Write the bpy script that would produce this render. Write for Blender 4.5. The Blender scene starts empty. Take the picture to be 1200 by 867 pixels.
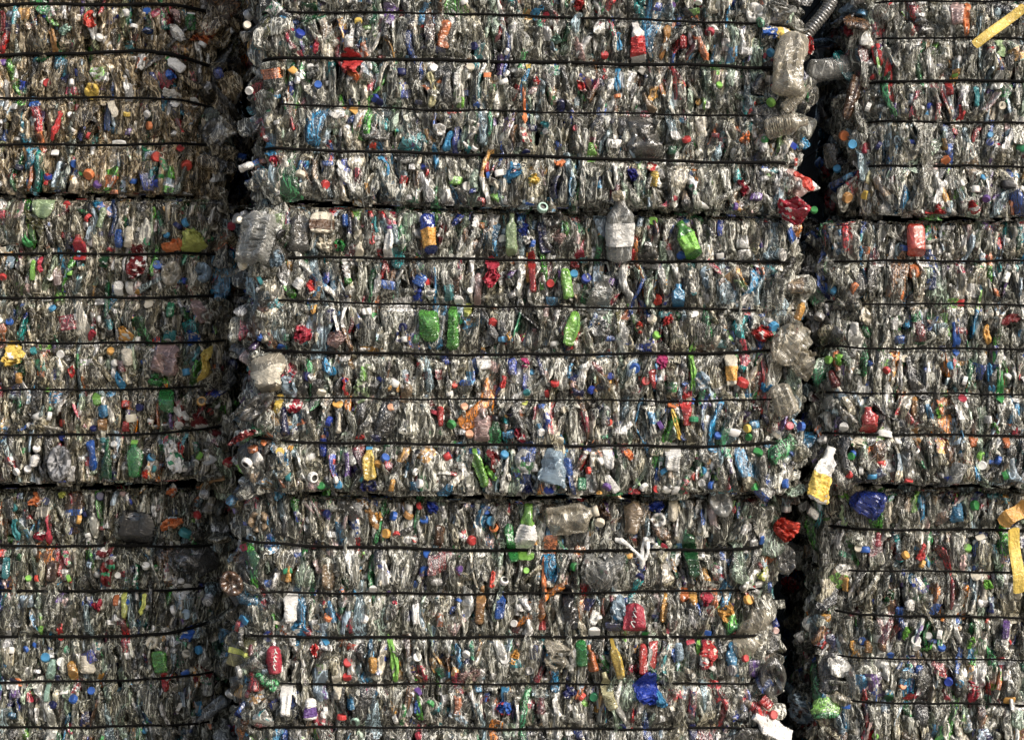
# Stack of strapped bales of crushed plastic bottles. Everything is built here in mesh code.
SKY, SUN, SUN_ANGLE, EXPOSURE = 0.065, 1.5, 24, 1.3
ITEMS = """
@0 0 .25
895 100 90 66 0 b green cap=white
960 170 170 90 45 f orange
245 190 130 35 -10 s ochre
415 90 120 60 0 f vermilion
425 425 80 72 0 d yellow
195 260 80 60 20 f dark_green
265 590 160 30 15 s red
815 450 95 70 -30 f white
910 485 56 0 0 r white
820 300 110 46 -50 b white cap=green
805 350 60 70 0 f blue
595 525 42 0 0 c yellow
690 590 46 0 0 c orange
685 540 40 0 0 c white
535 515 90 40 -25 b cream
690 680 70 0 0 c emerald
738 735 56 0 0 c vermilion
850 695 42 0 0 c red
875 785 60 0 0 c vermilion
410 825 60 0 0 c orange
460 858 46 0 0 c purple
1000 620 150 120 25 d smoky_grey o
1120 735 42 80 10 f blue
1155 780 72 34 70 b white
840 150 110 46 -25 f white
830 70 80 50 -40 f pale_pink
1090 225 95 80 20 f olive
220 840 60 28 15 s red
1085 470 50 0 0 c cream
1165 430 42 0 0 c white
1160 115 42 0 0 c cream
1012 720 52 0 0 c cream
1000 15 50 42 0 c vermilion
685 50 42 0 0 c blue
10 100 110 22 0 s dark_red
1000 760 150 60 -60 b smoky_grey o
470 170 44 0 0 c white
580 60 44 0 0 c white
305 140 60 46 30 f mint
@260 0 .25
390 30 140 60 0 f dark_green
370 150 52 0 0 c royal_blue
640 105 40 0 0 c yellow
600 290 110 80 -15 f red p
612 355 60 36 -30 f orange
1040 160 135 56 5 b orange
980 420 165 34 2 s pale_yellow
705 650 112 26 8 s vermilion
1110 480 52 28 0 s lime
1090 518 70 24 88 s red
220 560 90 44 -5 b clear cap=emerald
205 140 100 60 10 f olive
190 330 80 76 0 d clear
250 755 64 50 40 f crimson
228 702 60 60 0 f sky_blue
170 820 72 50 30 b sky_blue
450 395 40 0 0 c blue
710 460 42 0 0 c royal_blue
745 470 42 0 0 c navy
345 375 40 0 0 c white
380 355 40 0 0 c white
415 320 36 0 0 c white
995 315 46 0 0 c white
1165 310 44 0 0 c cream
1105 375 62 34 5 b white
1025 610 60 56 0 d white
760 780 112 34 -18 s sky_blue
1060 660 100 26 28 s sky_blue
1150 690 60 34 -20 f teal
440 205 92 22 0 s crimson
365 830 54 0 0 c cream
490 870 46 0 0 c red
430 340 70 40 25 f clear
590 190 70 40 0 b white cap=black
@520 0 .25
820 195 90 28 0 s sky_blue
812 370 112 30 3 s sky_blue
757 340 72 26 0 s red
755 255 40 0 0 c red
910 190 190 66 -8 b white lab=red p
382 460 250 20 2 s orange
394 310 52 30 0 f yellow
1120 200 60 36 0 b red
650 405 50 38 -40 f red
815 460 36 0 0 c orange
965 480 104 44 -25 b tan
1040 200 170 30 8 s ochre
1165 100 72 50 30 f orange
530 185 50 42 20 f mint
288 240 34 0 0 c white
288 340 34 0 0 c white
545 495 56 40 0 b navy
135 215 42 0 0 c navy
150 475 62 28 0 b blue
430 380 42 28 -30 f red
300 610 105 26 20 s white
630 230 100 40 -20 f pale_pink
410 845 60 50 20 f yellow
690 715 90 40 0 b lime
540 760 60 40 0 f orange
620 600 32 0 0 c crimson
1135 645 46 0 0 c red
200 785 50 30 0 b red
330 810 90 76 0 f sky_blue
935 640 210 150 -15 b smoky_grey
875 690 165 42 -20 s pale_blue
880 815 62 44 0 f indigo
985 840 72 34 5 b yellow
970 775 52 38 50 f red
225 415 42 26 0 s green
470 600 46 30 0 f teal
390 715 42 0 0 c navy
470 100 90 24 10 s crimson
435 60 70 40 20 f sky_blue
640 30 50 70 30 f red
@800 0 .3333
1115 92 225 34 52 y yellow o
470 80 190 46 20 h smoky_grey o
445 160 60 34 0 f red o
540 240 205 74 84 b clear o cap=brown
612 185 36 0 0 c white
685 170 130 38 -5 s red
735 290 185 22 -6 s red
660 268 32 0 0 c red
350 115 62 50 0 f yellow
305 110 56 52 0 f blue
375 225 230 105 8 b beige o
400 345 125 44 50 b beige o
365 440 150 66 80 b beige o
305 365 36 0 0 c lime
285 490 28 0 0 c green
218 485 46 28 0 f orange
390 500 44 0 0 c royal_blue
345 525 92 28 48 f white
570 480 40 0 0 c orange
597 508 36 0 0 c sky_blue
542 590 32 0 0 c sky_blue
525 550 90 44 0 b smoky_grey
648 520 42 0 0 c crimson
595 345 160 40 18 b brown
430 635 92 30 -35 s vermilion o
395 640 105 56 -30 b pale_pink
405 745 80 112 10 f crimson o
370 660 26 0 0 c green
462 735 28 0 0 c green
650 688 36 0 0 c yellow
585 700 42 0 0 c ochre
660 620 62 24 10 s pale_yellow
610 640 84 20 25 s crimson
922 560 36 0 0 c orange
935 310 52 28 0 b red
978 400 62 24 8 s red
965 40 104 40 -3 b pale_pink
1000 70 130 22 2 s orange
1125 372 32 0 0 c cream
580 50 72 60 0 f pale_blue
585 105 42 40 0 f crimson
900 738 42 40 0 f red
868 748 36 0 0 c red
1025 730 48 42 0 f red
1035 340 72 24 0 s teal
960 270 22 0 0 c lime
130 295 26 0 0 c lime
1118 170 62 32 0 s pale_green
255 45 72 66 0 d white
345 45 92 84 0 f clear
178 725 30 0 0 c purple
210 660 56 34 -20 f crimson
15 485 30 0 0 c red
1080 500 30 0 0 c royal_blue
@0 200 .25
200 160 130 88 15 b pale_green p
165 245 112 88 -20 f olive
312 165 42 0 0 c red
405 215 46 0 0 c red
365 360 130 68 0 b red lab=crimson
640 435 145 74 5 f dark_red p
805 345 92 72 60 f orange
905 345 122 98 35 f lemon p
695 330 52 0 0 c emerald
825 268 52 0 0 c navy
880 240 50 0 0 c sky_blue
775 298 36 0 0 c sky_blue
895 280 46 0 0 c lime
738 440 52 0 0 c blue
605 310 105 44 3 b cream
480 220 104 36 15 b pale_green
555 320 92 40 0 b blue
1035 170 48 0 0 c cream
1005 260 46 0 0 c cream
1125 230 36 0 0 c cream
1085 265 46 0 0 c crimson
800 480 130 100 15 d beige
945 475 100 84 0 d pale_blue
550 550 72 40 5 b white
605 550 62 34 0 b white
637 555 62 28 0 b amber
45 430 84 44 0 f pale_blue
155 465 102 34 5 b lime
190 440 82 30 0 s crimson
235 500 36 0 0 c white
240 638 42 0 0 c sky_blue
40 705 42 0 0 c blue
425 770 52 34 0 f crimson
580 770 64 62 0 f amber
790 650 74 54 0 b emerald
795 772 62 46 60 f teal
905 780 76 84 20 f blue
935 650 150 60 -30 b pale_pink cap=red
1055 695 64 50 30 f olive
1060 555 46 0 0 c ochre
10 505 42 0 0 c red
165 840 44 0 0 c teal
520 840 44 0 0 c amber
640 375 60 70 30 f dark_red
700 615 60 36 0 b cream
120 320 90 36 -10 s green
480 420 80 60 10 f dark_green
@260 200 .25
165 320 235 170 8 j clear o
250 410 62 60 30 f pale_blue o
265 270 122 78 -15 b pale_green
465 240 100 90 0 b cream lab=brown p
475 345 92 56 0 f cream
365 290 170 96 0 b smoky_grey
550 190 52 40 60 b white
575 235 58 26 0 b blue
642 345 165 40 0 b cream
690 290 122 34 -10 s red
715 250 84 34 0 s teal
785 335 150 48 0 b white cap=purple p
978 290 190 66 -8 b royal_blue lab=amber p
1035 300 80 40 0 f dark_red
415 545 54 30 0 f red
427 610 130 28 0 s amber
1090 535 82 50 10 b brown
1110 610 50 0 0 c white
980 580 60 46 20 f white
930 515 62 50 30 b blue
925 580 82 40 0 f royal_blue
395 765 112 90 0 f crimson p
185 765 56 0 0 c blue
285 840 52 0 0 c blue
355 525 46 34 30 b white
170 520 48 0 0 c teal
515 680 62 40 0 b navy
845 735 46 0 0 c navy
965 725 152 82 0 b bright_green p
1085 735 205 58 0 b bright_green p
1150 655 64 50 0 b lemon
530 790 64 72 0 f pale_pink
65 480 150 40 75 b beige o
105 437 52 0 0 c cream
165 690 240 110 5 f brown
1165 560 34 0 0 c white
560 350 56 44 0 f green
@520 200 .25
825 265 330 118 0 B clear o lab=white cap=white
815 118 52 48 30 f cream o
505 215 110 100 20 d smoky_grey o
467 167 54 0 0 r mint o
1145 325 185 84 -25 b bright_green lab=lime p
980 235 46 0 0 c lime
1120 395 48 0 0 c blue
890 360 132 26 2 s red
320 295 200 44 0 b pale_green p
398 325 46 40 0 f white
370 290 84 40 30 f royal_blue
470 310 150 58 -10 b navy
550 310 64 50 0 f pale_pink
628 360 102 60 0 b crimson
415 470 190 34 0 b red p
393 450 150 16 0 s amber
220 475 115 74 0 f crimson p
160 560 160 34 3 b pale_pink
575 530 142 38 -10 b lime p
598 740 165 56 12 b lime p
670 500 52 0 0 c royal_blue
610 480 42 0 0 c sky_blue
233 720 50 0 0 c red
500 530 42 0 0 c red
995 605 52 34 0 f vermilion
920 735 52 30 -20 f vermilion
1100 590 115 58 0 b sky_blue p
1055 700 52 40 30 f red
305 775 42 28 0 f amber
735 580 185 108 15 b clear p
660 580 92 24 15 s dark_green
970 690 48 0 0 c cream
815 700 122 30 0 b olive
960 400 122 118 20 b smoky_grey
1130 210 60 50 50 f blue
610 430 40 60 60 f dark_red
730 720 110 80 0 b clear
@800 240 .3333
820 120 122 66 0 b vermilion soft=1 p
832 125 34 30 10 f white
815 230 62 38 0 b orange
572 65 36 64 0 f amber
684 55 30 0 0 c white
520 350 60 100 20 f navy
525 297 38 0 0 c sky_blue
492 282 36 0 0 c blue
500 420 155 92 -30 b smoky_grey
413 370 72 32 20 b amber o cap=white
385 490 165 130 40 f beige o fan=1
430 560 92 58 -30 f beige o
285 455 58 60 40 f red
325 435 42 0 0 c sky_blue
215 615 50 0 0 c red
172 580 112 36 0 b cream lab=amber p
38 520 130 20 8 s lime
200 285 52 40 -20 f pale_green
652 757 92 56 0 b red p
1115 600 200 26 0 s green
1086 610 110 28 0 s sky_blue
960 450 165 24 0 s blue
1150 400 90 28 75 s dark_red
1072 455 72 22 0 s amber
713 585 30 0 0 c red
550 545 42 26 20 f lime
515 545 32 0 0 c lime
515 655 130 38 0 b clear cap=white
410 778 36 0 0 c blue o
378 775 32 0 0 c crimson o
265 698 54 34 -30 f dark_red
290 640 34 44 20 f sky_blue
530 610 62 28 -20 b dark_red
222 787 32 0 0 c yellow
125 807 28 0 0 c blue
147 817 28 0 0 c red
228 817 28 0 0 c green
15 740 72 28 0 b red
566 778 36 0 0 c white
350 685 115 80 -20 b beige o
812 810 64 30 0 f ochre
1025 832 42 28 0 b orange
1135 835 42 28 0 b orange
905 725 54 18 0 s lime
815 715 80 24 0 b ochre
598 435 46 26 0 b white
650 390 62 34 -10 f cream
985 680 32 0 0 c crimson
85 255 70 30 0 f pale_blue
75 620 60 40 0 f pale_blue
630 840 50 60 20 f cream
@0 400 .25
60 60 122 108 20 f yellow p
970 112 150 72 15 f yellow p
770 80 155 122 15 b pale_pink p
720 180 72 60 0 f green
775 275 115 86 0 b green p
805 278 56 26 0 b sky_blue
945 278 56 0 0 r amber
988 332 40 0 0 c red
1015 295 46 0 0 c white
480 330 62 46 -20 b sky_blue
455 270 64 36 -10 b lime
585 400 52 36 0 b red
650 310 42 0 0 c navy
475 390 62 54 0 b ochre
830 330 62 28 -40 b white
865 350 50 24 -35 b white
835 395 54 0 0 c white
1020 420 56 90 20 f dark_red
935 380 66 84 20 f dark_red
425 540 155 34 -5 b blue
398 550 112 38 -15 b cream
270 570 182 116 0 d silver p
505 575 142 46 0 b dark_green
627 550 185 62 0 b green cap=lime p
713 540 50 0 0 c sky_blue
795 550 160 108 -25 f white p
800 570 90 70 20 f red
850 510 82 30 5 s red
925 530 48 0 0 c lime
915 572 44 0 0 c white
985 535 95 86 35 f white
165 560 58 34 20 b white
130 595 42 0 0 c white
170 495 42 0 0 c white
70 615 42 0 0 c white
678 620 46 30 0 f vermilion
712 595 40 0 0 c teal
805 700 60 50 -5 f white o
995 660 140 40 58 s ochre o
1080 565 62 40 30 f red o
470 725 48 0 0 c navy
572 705 38 0 0 c pale_pink
165 745 66 72 30 f orange
217 750 42 0 0 c royal_blue
358 832 50 0 0 c amber
58 778 44 0 0 c teal
90 170 52 28 0 b amber
165 42 46 0 0 c teal
565 185 84 36 0 f sky_blue
330 140 54 28 20 f red
520 45 42 0 0 c amber
545 98 40 0 0 c white
600 70 80 60 0 b cream
290 715 46 30 0 f lemon
900 10 46 0 0 c blue
@260 400 .25
225 150 180 145 -15 b beige lab=cream p
250 185 36 34 0 f sky_blue
312 205 105 56 -15 f pale_blue
408 165 50 0 0 c navy
645 230 94 80 0 f pale_green
537 285 52 0 0 c amber
160 310 195 84 52 d smoky_grey o
270 295 92 38 12 b yellow
335 295 74 60 45 f crimson
298 380 132 40 -5 b navy
95 447 130 46 78 f dark_red o
435 640 56 0 0 r white
110 578 56 0 0 r white
168 552 54 40 60 b white
695 570 155 58 -5 b yellow cap=sky_blue p
690 675 72 60 0 f navy
513 378 50 0 0 c royal_blue
1022 355 94 28 0 b red
1070 395 48 0 0 c green
800 305 40 0 0 c peach
1140 305 38 0 0 c peach
272 517 46 0 0 c yellow
325 492 44 30 30 f amber
215 465 74 38 70 s orange
462 675 40 0 0 c green
797 670 58 28 10 b amber
325 635 48 0 0 c teal
1145 692 46 24 70 b sky_blue
650 455 54 40 30 f red
475 500 84 28 0 b royal_blue
600 765 135 92 -50 b smoky_grey
500 810 44 0 0 c navy
680 790 175 44 -20 f ochre
935 768 40 0 0 c red
985 775 56 46 0 f royal_blue
945 830 46 0 0 c blue
795 815 48 0 0 c blue
880 805 52 0 0 c ochre
770 540 46 0 0 c blue
870 240 90 56 0 b tan
470 235 48 0 0 c cream
575 215 90 24 -5 s red
525 650 38 0 0 c white
90 730 60 40 0 r tan
545 375 110 26 -5 b cream
290 600 90 60 -10 f beige
@520 400 .25
188 100 68 54 -15 b white
1030 95 74 58 30 f magenta
985 180 94 38 -10 b red
948 185 44 0 0 c red
895 130 54 0 0 c blue
1125 265 112 58 15 f red
1155 345 84 30 5 b red
1075 295 52 34 80 f orange
1088 390 155 22 -18 s yellow
635 225 132 50 -15 b navy
615 202 34 0 0 c pale_pink
388 240 38 0 0 c teal
375 280 34 0 0 c lemon
520 187 46 0 0 c red
492 245 38 0 0 c red
375 95 64 30 0 f magenta
275 190 62 24 8 s red
28 395 46 0 0 c green
98 305 40 0 0 c orange
120 430 42 0 0 c peach
180 390 155 80 0 b pale_pink
358 440 62 40 -30 f crimson
1168 150 190 24 -3 s lime
165 590 185 46 -15 b lime p
222 615 84 28 -30 s lime
235 560 112 56 -20 f dark_red
288 525 44 0 0 c sky_blue
385 560 112 100 0 d clear
520 590 170 110 15 b pale_blue p
580 590 90 34 -15 b blue
647 665 60 38 0 b emerald
765 545 104 42 -8 b white
768 510 34 36 0 f orange
865 530 62 34 -25 f orange
790 670 92 36 -35 b white
895 712 42 54 20 b red
1000 693 40 0 0 c red
945 690 46 0 0 c white
760 690 46 0 0 c purple
725 710 30 0 0 c amber
1130 710 32 0 0 c crimson
1000 630 74 28 0 b blue
400 690 48 50 0 f navy
500 690 52 0 0 c royal_blue
1070 545 124 86 10 b white p
1075 640 112 88 0 d clear
470 725 40 90 5 f blue
670 605 38 0 0 c vermilion
900 790 44 0 0 c white
1150 260 60 26 0 s crimson
760 350 90 40 0 b clear
545 470 50 36 0 b cream
@800 500 .3333
490 165 200 74 22 b white o lab=yellow
135 262 112 84 -10 d clear o
370 200 38 0 0 c blue
272 400 36 0 0 c blue
262 97 38 0 0 c green
260 212 32 0 0 c green
385 80 48 28 -40 b blue
797 185 34 0 0 c red
580 165 32 0 0 c red
655 258 115 84 35 b royal_blue p
955 182 115 54 15 b clear p
935 250 36 0 0 c black
957 292 94 38 0 b sky_blue
360 360 76 70 30 f vermilion o
365 465 112 80 0 d smoky_grey o
1175 470 225 44 -8 y yellow o
1170 305 95 56 50 y amber o
570 245 52 38 -30 f lime
572 315 94 26 -12 s pale_green
30 450 155 40 -12 b dark_green p
237 570 36 40 0 f red
272 570 46 0 0 c white
238 606 40 0 0 c amber
255 730 200 120 35 f beige fan=1 p
90 800 84 44 5 f red p
178 800 94 28 -5 b sky_blue
225 812 30 0 0 c red
330 718 26 0 0 c pale_pink
38 600 54 28 0 b amber
155 650 58 40 10 f amber
485 640 84 28 0 s ochre
520 740 84 34 0 b blue
538 665 30 0 0 c red
1010 150 74 26 -15 s orange
562 690 62 18 10 s lime
572 550 54 22 0 b amber
725 600 62 34 25 f dark_green
842 440 64 24 0 s red
985 480 64 24 0 s pale_pink
692 395 54 28 0 b crimson
285 515 46 50 20 f lemon
485 405 64 24 -40 b white
460 300 46 30 -50 b white
1035 275 40 0 0 c green
650 770 44 24 0 b ochre
600 780 60 20 0 s amber
800 625 40 30 10 b white
490 575 30 0 0 c cream
@0 600 .292
200 70 132 26 5 s crimson
165 95 44 50 0 f crimson
308 28 42 0 0 c amber
748 72 60 0 0 c teal
685 45 84 50 60 f orange
785 15 40 0 0 c red
415 150 62 86 15 f dark_red
435 245 112 58 10 f dark_red
740 318 60 88 12 f white
848 300 72 34 0 b dark_red
585 210 38 0 0 c white
283 262 36 0 0 c lime
113 262 30 0 0 c lime
155 265 32 0 0 c vermilion
742 415 48 0 0 c pale_blue
640 600 94 54 -10 b bright_green
658 685 84 32 -10 b red
750 490 62 64 0 f blue
605 525 60 52 0 d cream
748 565 40 0 0 c cream
790 555 42 0 0 c sky_blue
295 635 84 34 -5 b amber
405 662 26 42 0 f amber
205 640 110 32 15 b mint
190 720 84 26 5 b mint
245 600 44 0 0 c white
287 745 44 0 0 c blue
205 770 40 0 0 c navy
365 715 38 0 0 c blue
495 370 124 26 0 b lemon
573 370 94 22 5 s lemon
465 355 44 26 0 b orange
560 70 152 118 10 b black
785 195 150 170 15 f smoky_grey
850 795 155 56 52 b clear o
65 70 102 28 0 s teal
22 230 94 38 0 b teal
210 235 92 44 0 b brown
180 580 44 0 0 c sky_blue
98 552 32 0 0 c blue
75 577 28 0 0 c lime
390 375 40 40 0 f crimson
240 480 80 22 5 s red
820 650 80 90 0 f dark_red
350 610 80 60 0 b cream
@250 600 .292
180 40 92 90 0 d tan
150 105 46 0 0 r pale_blue
70 285 112 92 -35 d brown o
88 314 46 0 0 c white o
295 240 74 40 5 b amber
315 385 115 60 -5 b white p
350 470 62 66 0 f sky_blue
125 425 48 0 0 c sky_blue
222 497 46 0 0 c royal_blue
100 820 48 0 0 c royal_blue
115 560 155 104 15 j olive lab=lemon
250 592 112 58 0 k crimson p
190 635 48 60 30 f pale_blue
1042 118 44 0 0 c red
735 95 36 0 0 c red
687 85 42 0 0 c amber
1152 375 112 36 5 b blue p
1075 370 155 34 5 b ochre
295 750 130 50 0 b white p
293 730 60 36 0 f orange
440 522 44 0 0 c sky_blue
405 555 48 34 0 f red
540 600 42 0 0 c red
535 655 40 0 0 c red
640 605 62 34 0 b amber
715 590 205 26 -8 s lime
865 775 42 0 0 c green
185 835 110 66 60 f white p
562 845 42 0 0 r mint
1030 655 60 54 20 f pale_pink
1165 720 80 36 0 b sky_blue
1168 785 60 46 0 f red
460 270 132 52 0 b tan
727 385 62 20 5 s crimson
815 725 38 0 0 c purple
820 775 62 24 0 b blue
650 25 62 58 0 f amber
905 95 84 44 5 b brown
640 305 36 0 0 c white
600 425 40 0 0 c white
1012 575 36 0 0 c white
1168 590 44 0 0 c white
820 580 40 0 0 c white
360 160 50 30 0 f green
1120 270 70 22 0 s vermilion
1170 270 40 0 0 r white
550 760 60 30 0 b sky_blue
390 790 90 40 3 b white lab=purple p
495 680 150 36 -3 b cream
@560 580 .292
200 145 235 74 2 b lime lab=white p
135 190 155 44 -10 b green p
195 302 28 0 0 c lime
380 88 215 122 75 b beige cap=cream o
488 118 44 0 0 c cream o
640 205 140 90 0 z white o
490 275 190 110 60 f clear
440 268 30 24 0 f red
515 320 34 26 0 f crimson
722 45 52 70 0 f royal_blue
722 100 62 66 0 d white
620 80 150 66 12 b tan p
860 250 165 44 -12 b green p
1135 185 44 0 0 c blue
647 335 40 0 0 c navy
628 490 112 80 3 k crimson p
415 630 104 40 0 b green
455 655 112 38 -10 b orange
555 660 165 34 -12 b yellow p
525 785 155 46 -15 b pale_yellow p
685 775 160 130 10 n royal_blue p
662 655 122 28 0 b red
700 645 122 26 0 b red
750 450 122 28 5 b amber
865 410 84 34 5 b yellow
815 400 64 40 0 f orange
1000 470 64 40 5 f amber
910 410 62 36 5 f crimson
565 470 104 54 0 f pale_blue
465 490 56 34 20 b white
468 540 52 0 0 c white
270 330 190 22 0 s orange
255 520 44 30 0 b red
15 420 112 32 5 b ochre
90 450 104 34 5 b navy
675 550 34 0 0 c green
320 630 134 118 0 f beige
370 450 185 58 -10 b black
145 648 52 40 20 f amber
910 640 112 38 0 b crimson lab=white p
1020 670 112 38 -10 b sky_blue
885 600 84 22 0 s lime
1080 655 30 0 0 c red
810 630 74 40 0 b pale_blue
365 790 56 44 0 f navy
100 800 70 34 0 b sky_blue
505 75 50 60 40 f brown
35 60 40 0 0 c blue
55 105 44 0 0 c sky_blue
780 60 90 40 0 b cream
@850 614 .292
190 620 175 108 0 d smoky_grey o
190 815 185 74 -58 b white o
165 715 52 34 -50 b red o
197 764 42 0 0 c red o
300 740 130 115 20 f pale_blue
735 690 42 34 40 f red
715 648 32 0 0 c orange
990 675 74 58 -20 f crimson
880 690 64 28 -30 b crimson
765 465 46 0 0 c white
768 498 40 0 0 c white
870 445 42 0 0 c white
745 322 42 0 0 c white
533 95 36 0 0 c cream
1000 210 42 0 0 c cream
572 470 112 32 5 b amber
425 660 50 0 0 r cream
405 600 42 0 0 c white
650 700 44 0 0 c dark_green
665 525 34 0 0 c blue
870 490 36 0 0 c blue
780 590 50 26 0 b blue
895 635 40 0 0 c royal_blue
940 640 40 0 0 c sky_blue
725 440 40 26 20 f lime
985 475 44 26 20 f lime
1125 420 80 26 5 b purple
395 750 110 50 10 b cream
600 850 30 0 0 c lime
470 850 90 40 10 b pale_blue
1050 240 50 28 0 f lime
730 120 38 0 0 c amber
540 100 42 0 0 c white
660 290 70 34 25 f emerald
510 640 110 40 -20 b clear
"""
import bpy, math, time
import numpy as np
rng = np.random.default_rng(11)
PI = math.pi
scene = bpy.context.scene
COL = scene.collection

# ------------------------------------------------------------------ scale
# 400 photo pixels are one metre on the face of the stack, seen from 6 m away
PXM = 400.0
CAM_Y, CAM_Z = -6.0, 1.185
def at(px, py, y):
    s = (y - CAM_Y) / (-CAM_Y) / PXM
    return (px - 600.0) * s, CAM_Z + (433.5 - py) * s

def lin(h):
    c = np.array([int(h[i:i + 2], 16) / 255.0 for i in (0, 2, 4)])
    return np.where(c <= 0.04045, c / 12.92, ((c + 0.055) / 1.055) ** 2.4)

PAL = {k: lin(v) for k, v in dict(
    white='e6e3dc', cream='d6cbb2', beige='c6bca4', tan='a58a66', brown='6a4a30', ochre='b98235', amber='e0a01c', yellow='e8c21e',
    pale_yellow='dcd39a', lemon='c8cf45', lime='7cc427', bright_green='55b52a', green='1f9a3c', emerald='149a62', dark_green='17602f',
    pale_green='a9c48a', mint='a9d3bd', olive='7d7a48', teal='1c8f95', sky_blue='2f9bd0', pale_blue='a9c4d6', blue='1d63c4',
    royal_blue='1b3fae', navy='161f5e', indigo='2f2f8a', purple='6b4496', magenta='cf2a78', crimson='c4213f', red='d4231f',
    vermilion='f23a0c', orange='e67a22', peach='e6a478', dark_red='7d1518', pale_pink='d9b3ab', black='16161a', clear='b4b4ae',
    smoky_grey='6a6862', silver='9a9a9c').items()}
for k_, c_ in PAL.items():
    g_ = c_ @ np.array([.3, .6, .1]); PAL[k_] = (c_ * .8 + g_ * .2) * (1.0 if g_ > .35 else .85)
OPQ = dict(clear=.34, smoky_grey=.55, beige=.4, pale_blue=.5, pale_green=.55, pale_pink=.5, mint=.6, olive=.6, brown=.65, black=.8, bright_green=.6, green=.6, dark_green=.6)

# ------------------------------------------------------------------ materials
def nodes(name):
    m = bpy.data.materials.new(name); m.use_nodes = True
    nt = m.node_tree; nt.nodes.clear()
    return m, nt, nt.nodes.new, nt.links.new

def plastic(name, rough, bump, opaque=False, crease_glint=44, squash=.3, dark=.36, peak=1.5, width=.05, ior=1.57, spec=.5):
    m, nt, N, L = nodes(name)
    out = N('ShaderNodeOutputMaterial')
    a = N('ShaderNodeAttribute'); a.attribute_name = 'tint'
    tc = N('ShaderNodeTexCoord')
    n1 = N('ShaderNodeTexNoise'); n1.inputs['Scale'].default_value = 38; n1.inputs['Detail'].default_value = 4; n1.inputs['Roughness'].default_value = .65
    L(tc.outputs['Object'], n1.inputs['Vector'])
    mp = N('ShaderNodeMapRange'); mp.inputs['From Min'].default_value = .3; mp.inputs['From Max'].default_value = .7
    mp.inputs['To Min'].default_value = .68; mp.inputs['To Max'].default_value = 1.1
    L(n1.outputs['Fac'], mp.inputs['Value'])
    mul = N('ShaderNodeVectorMath'); mul.operation = 'SCALE'
    L(a.outputs['Color'], mul.inputs[0]); L(mp.outputs['Result'], mul.inputs['Scale'])
    p = N('ShaderNodeBsdfPrincipled')
    L(mul.outputs['Vector'], p.inputs['Base Color'])
    p.inputs['IOR'].default_value = ior; p.inputs['Specular IOR Level'].default_value = spec
    rr = N('ShaderNodeMapRange'); rr.inputs['From Min'].default_value = .3; rr.inputs['From Max'].default_value = .7
    rr.inputs['To Min'].default_value = rough; rr.inputs['To Max'].default_value = rough + .2
    n3 = N('ShaderNodeTexNoise'); n3.inputs['Scale'].default_value = 60; n3.inputs['Detail'].default_value = 2
    L(tc.outputs['Object'], n3.inputs['Vector']); L(n3.outputs['Fac'], rr.inputs['Value']); L(rr.outputs['Result'], p.inputs['Roughness'])
    n2 = N('ShaderNodeTexNoise'); n2.inputs['Scale'].default_value = 95; n2.inputs['Detail'].default_value = 3; n2.inputs['Roughness'].default_value = .6
    n2.inputs['Distortion'].default_value = 1.2
    L(tc.outputs['Object'], n2.inputs['Vector'])
    b = N('ShaderNodeBump'); b.inputs['Strength'].default_value = bump; b.inputs['Distance'].default_value = .012
    L(n2.outputs['Fac'], b.inputs['Height']); L(b.outputs['Normal'], p.inputs['Normal'])
    if opaque:
        L(p.outputs[0], out.inputs[0]); return m
    # glints painted into the colour, with some stress whitening: thin lines along the folds
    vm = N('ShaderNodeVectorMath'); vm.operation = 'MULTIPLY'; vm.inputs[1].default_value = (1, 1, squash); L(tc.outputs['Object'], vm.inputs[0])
    cn = N('ShaderNodeTexNoise'); cn.inputs['Scale'].default_value = crease_glint; cn.inputs['Detail'].default_value = 2.5; cn.inputs['Roughness'].default_value = .6; cn.inputs['Distortion'].default_value = .6
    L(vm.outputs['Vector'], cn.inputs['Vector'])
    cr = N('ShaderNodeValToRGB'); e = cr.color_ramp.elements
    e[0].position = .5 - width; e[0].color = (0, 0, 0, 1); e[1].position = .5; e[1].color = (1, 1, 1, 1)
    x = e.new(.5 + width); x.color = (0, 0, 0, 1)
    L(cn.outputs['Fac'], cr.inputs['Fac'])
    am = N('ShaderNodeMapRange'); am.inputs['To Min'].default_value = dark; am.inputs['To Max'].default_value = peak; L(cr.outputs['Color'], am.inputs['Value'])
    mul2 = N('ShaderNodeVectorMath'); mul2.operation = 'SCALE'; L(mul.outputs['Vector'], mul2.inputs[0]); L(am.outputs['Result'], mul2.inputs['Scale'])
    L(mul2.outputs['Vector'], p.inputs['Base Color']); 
    o = N('ShaderNodeAttribute'); o.attribute_name = 'body'
    lw = N('ShaderNodeLayerWeight'); lw.inputs['Blend'].default_value = .3
    L(b.outputs['Normal'], lw.inputs['Normal'])
    mx = N('ShaderNodeMapRange'); L(lw.outputs['Facing'], mx.inputs['Value'])
    L(o.outputs['Fac'], mx.inputs['To Min']); mx.inputs['To Max'].default_value = 1.0
    ad = N('ShaderNodeMath'); ad.operation = 'MULTIPLY_ADD'; ad.use_clamp = True; ad.inputs[1].default_value = .5
    L(cr.outputs['Color'], ad.inputs[0]); L(mx.outputs['Result'], ad.inputs[2])
    tr = N('ShaderNodeBsdfTransparent')
    tm = N('ShaderNodeMixRGB'); tm.inputs['Fac'].default_value = .6; tm.inputs['Color1'].default_value = (1, 1, 1, 1)
    L(a.outputs['Color'], tm.inputs['Color2']); L(tm.outputs['Color'], tr.inputs['Color'])
    mix = N('ShaderNodeMixShader')
    L(ad.outputs['Value'], mix.inputs['Fac']); L(tr.outputs[0], mix.inputs[1]); L(p.outputs[0], mix.inputs[2])
    L(mix.outputs[0], out.inputs[0])
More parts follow.
